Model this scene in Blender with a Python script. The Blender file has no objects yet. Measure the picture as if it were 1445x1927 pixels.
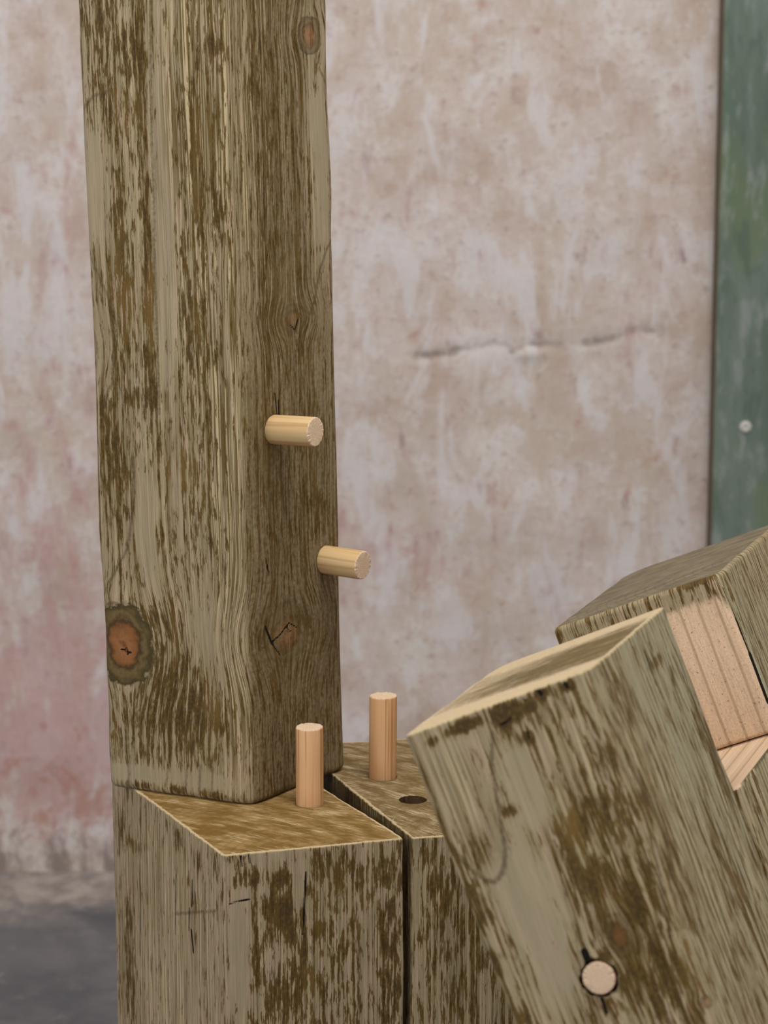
import bpy, bmesh, math, random
import numpy as np
from mathutils import Vector, Matrix

scene = bpy.context.scene
COL = scene.collection

# ------------------------------------------------------------------ camera
cam_data = bpy.data.cameras.new('camera')
cam_data.sensor_fit = 'HORIZONTAL'
cam_data.sensor_width = 36.0
cam_data.lens = 4600 / 1445 * 36.0
cam_data.clip_start = 0.05
cam_data.clip_end = 50
cam_data.dof.use_dof = True
cam_data.dof.focus_distance = 1.37
cam_data.dof.aperture_fstop = 17.0
cam = bpy.data.objects.new('camera', cam_data)
COL.objects.link(cam)
cam.location = (0.0748, -1.3536, 0.4226)
cam.rotation_euler = (math.radians(90 - 10.5), 0, 0)
scene.camera = cam

# ------------------------------------------------------------------ world, lights, exposure
world = bpy.data.worlds.new('world')
scene.world = world
world.use_nodes = True
world.node_tree.nodes['Background'].inputs[0].default_value = (1.0, 0.97, 0.94, 1)
world.node_tree.nodes['Background'].inputs[1].default_value = 0.42
scene.view_settings.view_transform = 'Standard'
scene.view_settings.look = 'None'
scene.view_settings.exposure = 0.6
scene.view_settings.gamma = 1.0
scene.view_settings.use_curve_mapping = False


def area_light(name, loc, target, size, power, color=(1, 1, 1)):
    ld = bpy.data.lights.new(name, 'AREA')
    ld.shape = 'SQUARE'
    ld.size = size
    ld.energy = power
    ld.color = color
    o = bpy.data.objects.new(name, ld)
    COL.objects.link(o)
    o.location = loc
    o.rotation_euler = (Vector(target) - Vector(loc)).to_track_quat('-Z', 'Y').to_euler()
    return o


area_light('ceiling_light', (0.35, -0.55, 1.95), (0.05, 0.15, 0.0), 0.8, 17.0, (1.0, 0.96, 0.9))
area_light('fill_light', (-1.3, -1.9, 1.3), (0.1, 0.3, 0.1), 1.1, 13.0, (0.93, 0.97, 1.0))  # added soft fill from the front left, no window known there

FLOOR_Z = -0.35
WALL_Y = 0.907


# ------------------------------------------------------------------ shader helpers
class NT:
    def __init__(s, name, rough=0.75):
        s.m = bpy.data.materials.new(name)
        s.m.use_nodes = True
        s.t = s.m.node_tree
        s.b = s.t.nodes['Principled BSDF']
        s.b.inputs['Roughness'].default_value = rough
        s.b.inputs['Specular IOR Level'].default_value = 0.08

    def put(s, sock, v):
        if v is None:
            return
        if isinstance(v, bpy.types.NodeSocket):
            s.t.links.new(v, sock)
        elif isinstance(v, (tuple, list)):
            v = tuple(v)
            n = len(sock.default_value)
            sock.default_value = v + (1.0,) if len(v) == 3 and n == 4 else v
        else:
            sock.default_value = v

    def math(s, op, a, b=None, c=None, clamp=False):
        n = s.t.nodes.new('ShaderNodeMath')
        n.operation = op
        n.use_clamp = clamp
        for i, v in enumerate((a, b, c)):
            s.put(n.inputs[i], v)
        return n.outputs[0]

    def add(s, a, b): return s.math('ADD', a, b)
    def sub(s, a, b): return s.math('SUBTRACT', a, b)
    def mul(s, a, b): return s.math('MULTIPLY', a, b)
    def mx(s, a, b): return s.math('MAXIMUM', a, b)

    def attr(s, name):
        n = s.t.nodes.new('ShaderNodeAttribute')
        n.attribute_name = name
        return n.outputs['Fac']

    def comb(s, x, y, z=0.0):
        n = s.t.nodes.new('ShaderNodeCombineXYZ')
        for i, v in enumerate((x, y, z)):
            s.put(n.inputs[i], v)
        return n.outputs[0]

    def noise(s, vec, scale=1.0, detail=3.0, rough=0.5, dist=0.0, color=False):
        n = s.t.nodes.new('ShaderNodeTexNoise')
        s.put(n.inputs['Vector'], vec)
        n.inputs['Scale'].default_value = scale
        n.inputs['Detail'].default_value = detail
        n.inputs['Roughness'].default_value = rough
        n.inputs['Distortion'].default_value = dist
        return n.outputs['Color' if color else 'Fac']

    def ss(s, v, lo, hi, a=0.0, b=1.0):
        n = s.t.nodes.new('ShaderNodeMapRange')
        n.interpolation_type = 'SMOOTHSTEP'
        for i, q in enumerate((v, lo, hi, a, b)):
            s.put(n.inputs[i], q)
        return n.outputs[0]

    def mix(s, f, a, b, mode='MIX'):
        n = s.t.nodes.new('ShaderNodeMix')
        n.data_type = 'RGBA'
        n.blend_type = mode
        s.put(n.inputs[0], f)
        s.put(n.inputs[6], a)
        s.put(n.inputs[7], b)
        return n.outputs[2]

    def ramp(s, f, stops):
        n = s.t.nodes.new('ShaderNodeValToRGB')
        e = n.color_ramp.elements
        while len(e) < len(stops):
            e.new(0.5)
        for i, (p, c) in enumerate(stops):
            e[i].position = p
            e[i].color = tuple(c) + (1.0,)
        s.put(n.inputs[0], f)
        return n.outputs[0]

    def coord(s, kind='Object'):
        return s.t.nodes.new('ShaderNodeTexCoord').outputs[kind]

    def sep(s, v):
        n = s.t.nodes.new('ShaderNodeSeparateXYZ')
        s.put(n.inputs[0], v)
        return n.outputs

    def bump(s, h, strength=0.5, dist=0.001):
        n = s.t.nodes.new('ShaderNodeBump')
        n.inputs['Strength'].default_value = strength
        n.inputs['Distance'].default_value = dist
        s.put(n.inputs['Height'], h)
        s.t.links.new(n.outputs[0], s.b.inputs['Normal'])

    def color(s, c):
        s.put(s.b.inputs['Base Color'], c)
        return s.m


# ------------------------------------------------------------------ timber materials
GREIGE = (0.355, 0.284, 0.178)
GREIGE2 = (0.285, 0.235, 0.135)
PINKISH = (0.405, 0.300, 0.195)
COOL = (0.330, 0.305, 0.205)
OLIVE = (0.140, 0.092, 0.030)
BROWN = (0.125, 0.070, 0.014)
BROWN2 = (0.052, 0.030, 0.009)
CREAM = (0.590, 0.460, 0.275)
DARK = (0.012, 0.009, 0.006)


def timber_side(name, seed, blot=0.30, stretch=1.0, thr=0.535, ragged=0.26, pinky=0.0):
    k = NT(name, 0.72)
    g, z = k.attr('g'), k.attr('z')
    br, ws, st = k.attr('br'), k.attr('ws'), k.attr('st')
    kn, ki, ck, ln, raw = k.attr('kn'), k.attr('ki'), k.attr('ck'), k.attr('ln'), k.attr('raw')
    warp = k.sub(k.noise(k.comb(k.mul(g, 0.10), k.mul(z, 0.010), seed), 1, 2, 0.5), 0.5)
    g2 = k.add(g, k.mul(warp, 2.5))
    fib = k.noise(k.comb(k.mul(g2, 1.1), k.mul(z, 0.018), seed + 3), 1, 4, 0.65)
    fine = k.noise(k.comb(k.mul(g2, 2.2), k.mul(z, 0.10), seed + 7), 1, 3, 0.7)
    bl = k.noise(k.comb(k.mul(g2, blot), k.mul(z, 0.055 / stretch), seed + 11), 1, 5, 0.62)
    spk = k.noise(k.comb(k.mul(g2, 0.50), k.mul(z, 0.075 / stretch), seed + 31), 1, 5, 0.62)
    rg = k.noise(k.comb(k.mul(g2, 0.42), k.mul(z, 0.0016), seed + 61), 1, 4, 0.8)
    mott = k.noise(k.comb(k.mul(g2, 0.5), k.mul(z, 0.4), seed + 19), 1, 4, 0.6)
    big = k.noise(k.comb(k.mul(g, 0.05), k.mul(z, 0.012), seed + 23), 1, 2, 0.5)
    # bare wood
    col = k.mix(k.ss(big, 0.35, 0.65), GREIGE, GREIGE2)
    hue = k.noise(k.comb(k.mul(g2, 0.33), k.mul(z, 0.022), seed + 83), 1, 3, 0.6)
    col = k.mix(k.ss(k.add(hue, pinky), 0.50, 0.64, 0, 0.85), col, (0.440, 0.325, 0.232))
    col = k.mix(k.ss(k.add(hue, pinky), 0.48, 0.38, 0, 0.55), col, (0.345, 0.300, 0.182))
    col = k.mix(k.mul(k.ss(fib, 0.5, 0.75), 0.55), col, PINKISH)
    col = k.mix(k.ss(ws, 0.0, -0.8), col, COOL)
    col = k.mix(k.ss(fib, 0.50, 0.28, 0.0, 0.55), col, GREIGE2)
    # growth ring lines running the length of the timber
    rgm = k.ss(k.noise(k.comb(k.mul(g2, 0.12), k.mul(z, 0.02), seed + 67), 1, 2, 0.5), 0.35, 0.6, 0.25, 0.9)
    col = k.mix(k.mul(k.ss(rg, 0.475, 0.43), rgm), col, (0.150, 0.098, 0.038))
    col = k.mix(k.mul(k.ss(rg, 0.545, 0.60), k.mul(rgm, 0.7)), col, (0.520, 0.405, 0.240))
    # thin brown fibre lines
    fl = k.mul(k.ss(fine, 0.60, 0.70), k.ss(k.add(bl, k.mul(br, 0.25)), 0.38, 0.55))
    col = k.mix(k.mul(fl, 0.75), col, OLIVE)
    # smooth flat-grain areas
    flat = k.mul(k.ss(k.add(br, k.mul(k.sub(bl, 0.5), 1.2)), -0.25, -0.75), k.ss(st, 0.95, 0.6))
    fcol = k.mix(k.ss(hue, 0.4, 0.62), (0.345, 0.288, 0.185), (0.385, 0.305, 0.205))
    fcol = k.mix(k.ss(fib, 0.40, 0.30, 0, 0.35), fcol, OLIVE)
    fcol = k.mix(k.ss(ws, 0.0, -0.8), fcol, COOL)
    col = k.mix(k.mul(flat, 0.85), col, fcol)
    # quarter sawn ridges
    rid = k.noise(k.comb(k.mul(g2, 0.62), k.mul(z, 0.0035), seed + 41), 1, 3, 0.75)
    rid2 = k.noise(k.comb(k.mul(g2, 0.9), k.mul(z, 0.012), seed + 47), 1, 2, 0.6)
    col = k.mix(k.mul(k.ss(rid, 0.51, 0.57), k.math('MINIMUM', st, 0.95)), col, CREAM)
    col = k.mix(k.mul(k.ss(rid2, 0.51, 0.45), k.math('MINIMUM', k.mul(st, 0.95), 0.9)), col, OLIVE)
    # brown wash
    wf = k.mul(k.ss(ws, 0.0, 1.0), k.ss(k.add(k.mul(mott, 0.5), k.mul(fib, 0.5)), 0.34, 0.60, 1.0, 0.45))
    col = k.mix(k.mul(wf, 0.92), col, k.mix(k.ss(fine, 0.4, 0.62), (0.066, 0.041, 0.012), (0.165, 0.108, 0.036)))
    # left over brown skin
    mval = k.add(k.add(k.mul(bl, 0.50), k.mul(spk, 0.50)), k.add(k.mul(br, 0.105), k.add(k.mul(k.sub(fine, 0.5), ragged), k.mul(k.sub(0.5, rg), 0.42))))
    mask = k.ss(mval, thr - 0.014, thr + 0.014)
    bc = k.mix(k.ss(mval, thr + 0.01, thr + 0.11), BROWN, BROWN2)
    bc = k.mix(k.ss(big, 0.55, 0.70), bc, (0.160, 0.088, 0.020))
    bc = k.mix(k.ss(mott, 0.45, 0.70, 0, 0.7), bc, (0.150, 0.093, 0.024))
    col = k.mix(k.mul(mask, 0.93), col, bc)
    # raw cut wood
    sp = k.noise(k.comb(k.mul(g, 0.8), k.mul(z, 0.8), seed), 1, 4, 0.7)
    rw = k.mix(k.ss(sp, 0.3, 0.7), (0.62, 0.425, 0.28), (0.74, 0.54, 0.37))
    gl = k.math('SINE', k.mul(k.add(g, k.mul(warp, 1.0)), 0.60))
    rw = k.mix(k.ss(gl, 0.80, 1.0, 0.0, 0.55), rw, (0.29, 0.19, 0.105))
    rw = k.mix(k.ss(k.noise(k.comb(g, z, seed + 5), 0.55, 2, 0.5), 0.67, 0.70, 0, 0.7), rw, (0.24, 0.10, 0.04))
    rmask = k.ss(k.add(raw, k.mul(k.sub(bl, 0.5), 1.4)), 0.30, 0.75)
    col = k.mix(rmask, col, rw)
    # knots
    kr = k.add(kn, k.mul(k.sub(mott, 0.5), 0.28))
    kr = k.add(kr, k.mul(k.sub(k.noise(k.comb(k.mul(g, 0.12), k.mul(z, 0.12), seed + 71), 1, 2, 0.5), 0.5), 0.55))
    kc = k.ramp(kr, [(0.0, (0.14, 0.055, 0.028)), (0.14, (0.31, 0.135, 0.052)), (0.40, (0.225, 0.098, 0.036)), (0.54, (0.075, 0.042, 0.020)),
                     (0.70, (0.165, 0.115, 0.050)), (0.84, (0.105, 0.075, 0.030)), (0.95, (0.060, 0.044, 0.02)), (1.0, (0.1, 0.08, 0.04))])
    col = k.mix(k.mul(k.ss(kr, 1.04, 0.93), ki), col, kc)
    # soft contour lines and cracks
    lj = k.add(ln, k.mul(k.sub(mott, 0.5), 3.0))
    col = k.mix(k.ss(lj, 1.2, -0.6, 0.0, 0.66), col, (0.085, 0.058, 0.028))
    cj = k.add(ck, k.mul(k.sub(fine, 0.5), 0.8))
    crack = k.ss(cj, 0.12, -0.25)
    col = k.mix(crack, col, DARK)
    # bleached rim at the sawn end
    rim = k.attr('rim')
    rj = k.add(rim, k.mul(k.sub(spk, 0.5), 3.0))
    col = k.mix(k.mul(k.ss(rj, 1.0, 0.3), 0.85), col, (0.52, 0.41, 0.235))
    h = k.add(k.mul(fib, 0.5), k.mul(fine, 0.35))
    h = k.add(h, k.mul(rid, k.mul(st, 1.2)))
    h = k.sub(h, k.mul(mask, 0.25))
    h = k.sub(h, k.mul(crack, 2.0))
    k.bump(h, 0.65, 0.0011)
    k.put(k.b.inputs['Roughness'], k.ss(mask, 0, 1, 0.78, 0.55))
    return k.color(col)


def timber_end(name, seed, c0, c1, pale, angle, saw=0.55, rimc=(0.56, 0.43, 0.26), rimw=1.5, bands=0.0):
    k = NT(name, 0.8)
    u, v = k.attr('cu'), k.attr('cv')
    br, rim, ws = k.attr('br'), k.attr('rim'), k.attr('ws')
    ca, sa = math.cos(angle), math.sin(angle)
    p = k.add(k.mul(u, ca), k.mul(v, sa))
    q = k.sub(k.mul(v, ca), k.mul(u, sa))
    q = k.add(q, k.mul(k.mul(p, p), 0.0012))
    lines = k.noise(k.comb(k.mul(p, 0.04), k.mul(q, 0.62), seed), 1, 3, 0.8)
    mot = k.noise(k.comb(k.mul(p, 0.05), k.mul(q, 0.10), seed + 4), 1, 4, 0.6)
    fin = k.noise(k.comb(k.mul(p, 0.25), k.mul(q, 1.1), seed + 9), 1, 3, 0.6)
    col = k.mix(k.ss(k.add(mot, k.mul(br, -0.2)), 0.38, 0.62), c0, c1)
    gl = k.math('SINE', k.mul(k.math('SQRT', k.add(k.math('POWER', k.sub(u, -30.0), 2.0), k.math('POWER', k.sub(v, 60.0), 2.0))), 1.1))
    col = k.mix(k.ss(gl, 0.6, 1.0, 0, 0.25), col, tuple(x * 0.55 for x in c0))
    m = k.ss(k.add(lines, k.mul(k.sub(mot, 0.5), 0.5)), saw, saw + 0.05)
    m = k.mx(m, k.ss(k.add(fin, k.mul(br, -0.3)), 0.66, 0.76))
    m = k.mx(m, k.ss(k.add(k.mul(br, -1.0), k.mul(k.sub(lines, 0.5), 4.5)), 0.30, 0.85))
    m = k.mul(m, k.ss(br, 0.9, 0.1, 0.35, 1.0))
    col = k.mix(k.mul(m, 0.8), col, pale)
    col = k.mix(k.ss(fin, 0.42, 0.30, 0, 0.45), col, tuple(x * 0.4 for x in c0))
    rj = k.add(rim, k.mul(k.sub(fin, 0.5), 4.5))
    col = k.mix(k.mul(k.ss(rj, rimw + 0.4, rimw - 0.4), 0.9), col, rimc)
    k.bump(k.add(lines, k.mul(fin, 0.6)), 0.5, 0.0008)
    return k.color(col)


def simple_wood(name, base, dark, scale=1.0):
    """Pale dowel wood, grain along local Z (object metres)."""
    k = NT(name, 0.6)
    x, y, z = k.sep(k.coord())[:3]
    seedn = k.t.nodes.new('ShaderNodeObjectInfo').outputs['Random']
    sd = k.mul(seedn, 37.0)
    f = k.noise(k.comb(k.add(k.mul(x, 900), sd), k.mul(y, 900), k.mul(z, 9)), 1, 3, 0.6)
    l = k.noise(k.comb(k.add(k.mul(x, 420), sd), k.mul(y, 420), k.mul(z, 6)), 1, 2, 0.5)
    big = k.noise(k.comb(k.add(k.mul(x, 110), sd), k.mul(y, 110), k.mul(z, 12)), 1, 2, 0.5)
    col = k.mix(k.ss(big, 0.35, 0.65), base, tuple(b * s for b, s in zip(base, (0.96, 0.86, 0.78))))
    col = k.mix(k.ss(l, 0.53, 0.62, 0, 0.7), col, dark)
    col = k.mix(k.ss(f, 0.55, 0.75, 0, 0.25), col, dark)
    k.bump(f, 0.25, 0.0004)
    return k.color(col)


def dowel_end_mat():
    k = NT('dowel_end_grain', 0.85)
    x, y, z = k.sep(k.coord())[:3]
    n = k.noise(k.comb(k.mul(x, 500), k.mul(y, 1500), 0), 1, 3, 0.7)
    r = k.math('SINE', k.mul(k.math('SQRT', k.add(k.math('POWER', k.add(x, 0.01), 2.0), k.math('POWER', k.sub(y, 0.004), 2.0))), 5200))
    col = k.mix(k.ss(n, 0.3, 0.7), (0.60, 0.42, 0.28), (0.72, 0.56, 0.40))
    col = k.mix(k.ss(r, 0.2, 1.0, 0, 0.35), col, (0.45, 0.28, 0.18))
    k.bump(n, 0.4, 0.0005)
    return k.color(col)


# ------------------------------------------------------------------ numeric noise for mesh relief
def vnoise(x, y, seed):
    rs = np.random.RandomState(seed)
    G = rs.rand(128, 128)
    xi, yi = np.floor(x).astype(int), np.floor(y).astype(int)
    fx, fy = x - xi, y - yi
    fx = fx * fx * (3 - 2 * fx)
    fy = fy * fy * (3 - 2 * fy)
    a, b = G[xi % 128, yi % 128], G[(xi + 1) % 128, yi % 128]
    c, d = G[xi % 128, (yi + 1) % 128], G[(xi + 1) % 128, (yi + 1) % 128]
    return (a * (1 - fx) + b * fx) * (1 - fy) + (c * (1 - fx) + d * fx) * fy - 0.5


def seg_dist(s, z, x0, z0, x1, z1):
    dx, dz = x1 - x0, z1 - z0
    t = np.clip(((s - x0) * dx + (z - z0) * dz) / (dx * dx + dz * dz + 1e-9), 0, 1)
    return np.hypot(s - x0 - t * dx, z - z0 - t * dz), t


def paint(s, z, face, feats, a, b):
    """Evaluate the wood's own marks (mm coordinates unrolled around the timber)."""
    o = {n: np.zeros_like(s) for n in ('br', 'ws', 'st', 'raw', 'ki')}
    o['kn'] = np.full_like(s, 9.0)
    o['ck'] = np.full_like(s, 9.0)
    o['ln'] = np.full_like(s, 9.0)
    g = s.copy()
    for f in feats:
        fc, kind = f[0], f[1]
        if (fc == 'C') != (face == 'C'):
            continue
        if kind in ('ck', 'ln'):
            d, t = seg_dist(s, z, *f[2:6])
            o[kind] = np.minimum(o[kind], d - f[6] * 0.5)
            continue
        cx, cz, rs, rz, am = f[2:7]
        fm = 1.0 if fc == 'C' or kind == 'kn' else np.clip(0.5 + (s if fc == 'R' else -s) / 7.0, 0, 1)
        r2 = ((s - cx) / max(rs, 0.5)) ** 2 + ((z - cz) / max(rz, 0.5)) ** 2
        if kind == 'kn':
            kr = np.sqrt(r2)
            upd = kr < o['kn']
            o['ki'] = np.where(upd, am, o['ki'])
            o['kn'] = np.minimum(o['kn'], kr)
            w = np.exp(-((z - cz) / (1.25 * rz)) ** 2 - ((s - cx) / (1.75 * rs)) ** 2)
            g = g - (s - cx) * 0.62 * w
        else:
            o[kind] += fm * am * np.exp(-r2 ** 1.6 * 0.9)
    o['g'] = g
    return o


def build_timber(name, Q, length, feats, mats, parent=None, radii=(5, 5, 5, 5), r_end=1.0, seed=1, fine=1.2, z_fine=500,
                 wavy=0.5, lap=None, r_far=1.0, cap_wobble=0.0):
    """Squared timber: F corner at the reference end, side faces F-L and F-R, running along n.  Returns a mesh object."""
    F, L, R, n = (np.array(Q[k]) for k in 'FLRn')
    a = np.linalg.norm(L - F) * 1000
    b = np.linalg.norm(R - F) * 1000
    e1, e2 = (L - F) / a, (R - F) / b                     # metres per mm
    e3 = n / 1000.0
    coarse = 5.0
    S = list(np.arange(-a, b, fine)) + list(np.arange(b, b + a, coarse)) + list(np.arange(b + a, 2 * b + a - 0.5 * coarse, coarse))
    S = np.array(S)

    def sharp(S):
        x = np.where(S < 0, -S, np.where(S < b, 0, np.where(S < b + a, S - b, a)))
        y = np.where(S < 0, 0, np.where(S < b, S, np.where(S < b + a, b, 2 * b + a - S)))
        return x.astype(float), y.astype(float)
    x, y = sharp(S)
    rF, rR, rB, rL = radii
    rr = np.where(x < a / 2, np.where(y < b / 2, rF, rR), np.where(y < b / 2, rL, rB)).astype(float)
    qx, qy = np.clip(x, rr, a - rr), np.clip(y, rr, b - rr)
    dx, dy = x - qx, y - qy
    dl = np.hypot(dx, dy) + 1e-9
    nx, ny = dx / dl, dy / dl
    px, py = qx + nx * rr, qy + ny * rr
    Z = []
    re = max(r_end, 0.3)
    Z += [re * (1 - math.cos(t)) for t in np.linspace(0, math.pi / 2, 6)]
    zf = min(z_fine, length - 5)
    Z += list(np.arange(re + fine, zf, fine * 1.25))
    Z += list(np.arange(zf + 10, length - r_far, 14))
    Z += [length - r_far * (1 - math.sin(t)) for t in np.linspace(0, math.pi / 2, 4)]
    Z = np.array(Z)
    if lap:
        zs, dep = lap
        Z = np.array(sorted(list(Z[np.abs(Z - zs) > 1.0]) + [zs - 0.9, zs - 0.6, zs - 0.05, zs + 0.05]))
    NS, NZ = len(S), len(Z)
    SS, ZZ = np.meshgrid(S, Z)
    inset = np.where(ZZ < re, re - np.sqrt(np.maximum(re ** 2 - (re - ZZ) ** 2, 0)), 0)
    inset = inset + np.where(ZZ > length - r_far, r_far - np.sqrt(np.maximum(r_far ** 2 - (ZZ - length + r_far) ** 2, 0)), 0)
    wob = wavy * (vnoise(SS * 0.05 + 40, ZZ * 0.012 + 10, seed) + 0.5 * vnoise(SS * 0.14 + 40, ZZ * 0.04 + 9, seed + 1)
                  + 0.3 * vnoise(SS * 0.5 + 60, ZZ * 0.02 + 9, seed + 2))
    wob += cap_wobble * vnoise(SS * 0.45 + 80, ZZ * 0.05 + 3, seed + 3) * np.exp(-ZZ / 3.0)
    X = px[None, :] + nx[None, :] * (wob - inset)
    Y = py[None, :] + ny[None, :] * (wob - inset)
    side = paint(SS.ravel(), ZZ.ravel(), 'S', feats, a, b)
    side['z'] = ZZ.ravel()
    side['rim'] = ZZ.ravel().copy() if r_end < 2.5 else np.full(SS.size, 9.0)
    if lap:
        low = ZZ > zs
        Y = np.where(low, Y - dep * (1 - np.clip(py[None, :] / b, 0, 1)), Y)
        kerf = (np.abs(ZZ - zs + 0.55) < 0.5) & (py[None, :] < b * 0.5)
        Y = np.where(kerf, Y + 3.0 * (ny[None, :] < -0.5), Y)
        raw = side['raw'].reshape(ZZ.shape)
        side['raw'] = np.where(low, 0, raw).ravel()
        shd = low & (ZZ < zs + 0.1) & (SS < 3)
        side['raw'] = np.where(shd.ravel(), 1.6, side['raw'])
        side['ck'] = np.where((kerf & (SS < 0)).ravel(), -1.0, side['ck'])
    co = [np.stack([X.ravel(), Y.ravel(), ZZ.ravel()], 1)]
    attrs = {k_: [v] for k_, v in side.items()}
    attrs['cu'] = [X.ravel()]
    attrs['cv'] = [Y.ravel()]
    # caps: rings shrinking to the middle
    cap_idx = []
    base = NS * NZ
    for end, row in ((0, 0), (1, NZ - 1)):
        K = 46 if end == 0 else 6
        rx, ry, rz = X[row], Y[row], ZZ[row]
        cxm, cym = rx.mean(), ry.mean()
        start = base
        pts, rims = [], []
        for kk in range(1, K):
            t = (kk / K) ** 1.15
            ex, ey = rx + (cxm - rx) * t, ry + (cym - ry) * t
            pts.append(np.stack([ex, ey, rz], 1))
            rims.append(np.minimum(np.minimum(ex - rx.min(), rx.max() - ex), np.minimum(ey - ry.min(), ry.max() - ey)))
        pts.append(np.array([[cxm, cym, rz[0]]]))
        rims.append(np.array([30.0]))
        P = np.concatenate(pts)
        co.append(P)
        cp = paint(P[:, 0], P[:, 1], 'C', feats if end == 0 else [], a, b)
        cp['z'] = P[:, 2]
        cp['rim'] = np.concatenate(rims)
        cp['cu'], cp['cv'] = P[:, 0], P[:, 1]
        for k_ in attrs:
            attrs[k_].append(cp[k_])
        cap_idx.append((start, K, end, row * NS))
        base += len(P)
    co = np.concatenate(co)
    W = co[:, :1] * e1 + co[:, 1:2] * e2 + co[:, 2:3] * e3
    faces, mi = [], []
    ii = np.arange(NS)
    jj = (ii + 1) % NS
    flip = np.dot(np.cross(e1, e2), e3) > 0

    def addq(A, B_, C_, D_, m):
        q = np.stack([A, B_, C_, D_], 1)
        if flip:
            q = q[:, ::-1]
        faces.append(q)
        mi.append(np.full(len(q), m))
    for r in range(NZ - 1):
        addq(r * NS + ii, (r + 1) * NS + ii, (r + 1) * NS + jj, r * NS + jj, 0)
    tris = []
    for start, K, end, row0 in cap_idx:
        ring = lambda q_: row0 if q_ == 0 else start + (q_ - 1) * NS
        for kk in range(K - 1):
            A, B_ = ring(kk) + ii, ring(kk) + jj
            C_, D_ = ring(kk + 1) + jj, ring(kk + 1) + ii
            if end == 0:
                addq(A, B_, C_, D_, 1)
            else:
                addq(A, D_, C_, B_, 1)
        cidx = start + (K - 1) * NS
        last = ring(K - 1)
        for i_ in range(NS):
            t = (last + i_, last + (i_ + 1) % NS, cidx)
            if (end == 1) != flip:
                t = t[::-1]
            tris.append(t)
    Q4 = np.concatenate(faces)
    MI = np.concatenate(mi)
    me = bpy.data.meshes.new(name)
    nf4, nf3 = len(Q4), len(tris)
    me.vertices.add(len(W))
    me.vertices.foreach_set('co', W.ravel())
    me.loops.add(nf4 * 4 + nf3 * 3)
    me.loops.foreach_set('vertex_index', np.concatenate([Q4.ravel(), np.array(tris).ravel()]).astype(np.int32))
    me.polygons.add(nf4 + nf3)
    ls = np.concatenate([np.arange(nf4) * 4, nf4 * 4 + np.arange(nf3) * 3]).astype(np.int32)
    me.polygons.foreach_set('loop_start', ls)
    me.polygons.foreach_set('material_index', np.concatenate([MI, np.ones(nf3)]).astype(np.int32))
    me.polygons.foreach_set('use_smooth', np.ones(nf4 + nf3, dtype=bool))
    me.update(calc_edges=True)
    for k_, v in attrs.items():
        at = me.attributes.new(k_, 'FLOAT', 'POINT')
        at.data.foreach_set('value', np.concatenate(v).astype(np.float32))
    for m in mats:
        me.materials.append(m)
    o = bpy.data.objects.new(name, me)
    COL.objects.link(o)
    o.location = F
    return o


def cut_hole(o, centre, axis, radius, depth, mat_index=2, wob=0.0, seed=3):
    """Drill a real hole into a timber."""
    axis = Vector(axis).normalized()
    N = 40
    bm = bmesh.new()
    rnd = random.Random(seed)
    rads = [radius + wob * (rnd.random() - 0.3) for _ in range(N)]
    rings = []
    for d in (-0.006, depth):
        ring = []
        for i in range(N):
            t = 2 * math.pi * i / N
            ring.append(bm.verts.new((rads[i] * math.cos(t), rads[i] * math.sin(t), d)))
        rings.append(ring)
    for i in range(N):
        j = (i + 1) % N
        bm.faces.new((rings[0][i], rings[0][j], rings[1][j], rings[1][i]))
    bm.faces.new(list(reversed(rings[0])))
    bm.faces.new(rings[1])
    bmesh.ops.recalc_face_normals(bm, faces=bm.faces)
    me = bpy.data.meshes.new('drill')
    bm.to_mesh(me)
    bm.free()
    for m in o.data.materials:
        me.materials.append(m)
    for p in me.polygons:
        p.material_index = mat_index
    c = bpy.data.objects.new('drill', me)
    COL.objects.link(c)
    c.matrix_world = Matrix.Translation(Vector(centre)) @ (-axis).to_track_quat('Z', 'Y').to_matrix().to_4x4()
    old = o.data
    for turn, tol, solver in ((0.0, False, 'EXACT'), (0.037, False, 'EXACT'), (0.071, True, 'EXACT'), (0.11, True, 'EXACT'), (0.0, False, 'FAST')):
        c.matrix_world = Matrix.Translation(Vector(centre)) @ (-axis).to_track_quat('Z', 'Y').to_matrix().to_4x4() @ Matrix.Rotation(turn, 4, 'Z')
        md = o.modifiers.new('drill', 'BOOLEAN')
        md.operation = 'DIFFERENCE'
        md.object = c
        md.solver = solver
        if solver == 'EXACT':
            md.use_self = tol
            md.use_hole_tolerant = tol
        bpy.context.view_layer.update()
        dg = bpy.context.evaluated_depsgraph_get()
        new = bpy.data.meshes.new_from_object(o.evaluated_get(dg))
        o.modifiers.clear()
        if 0.95 * len(old.vertices) < len(new.vertices) < 1.05 * len(old.vertices):
            o.data = new
            new.name = o.name
            bpy.data.meshes.remove(old)
            break
        bpy.data.meshes.remove(new)
    bpy.data.objects.remove(c)
    bpy.data.meshes.remove(me)


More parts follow.
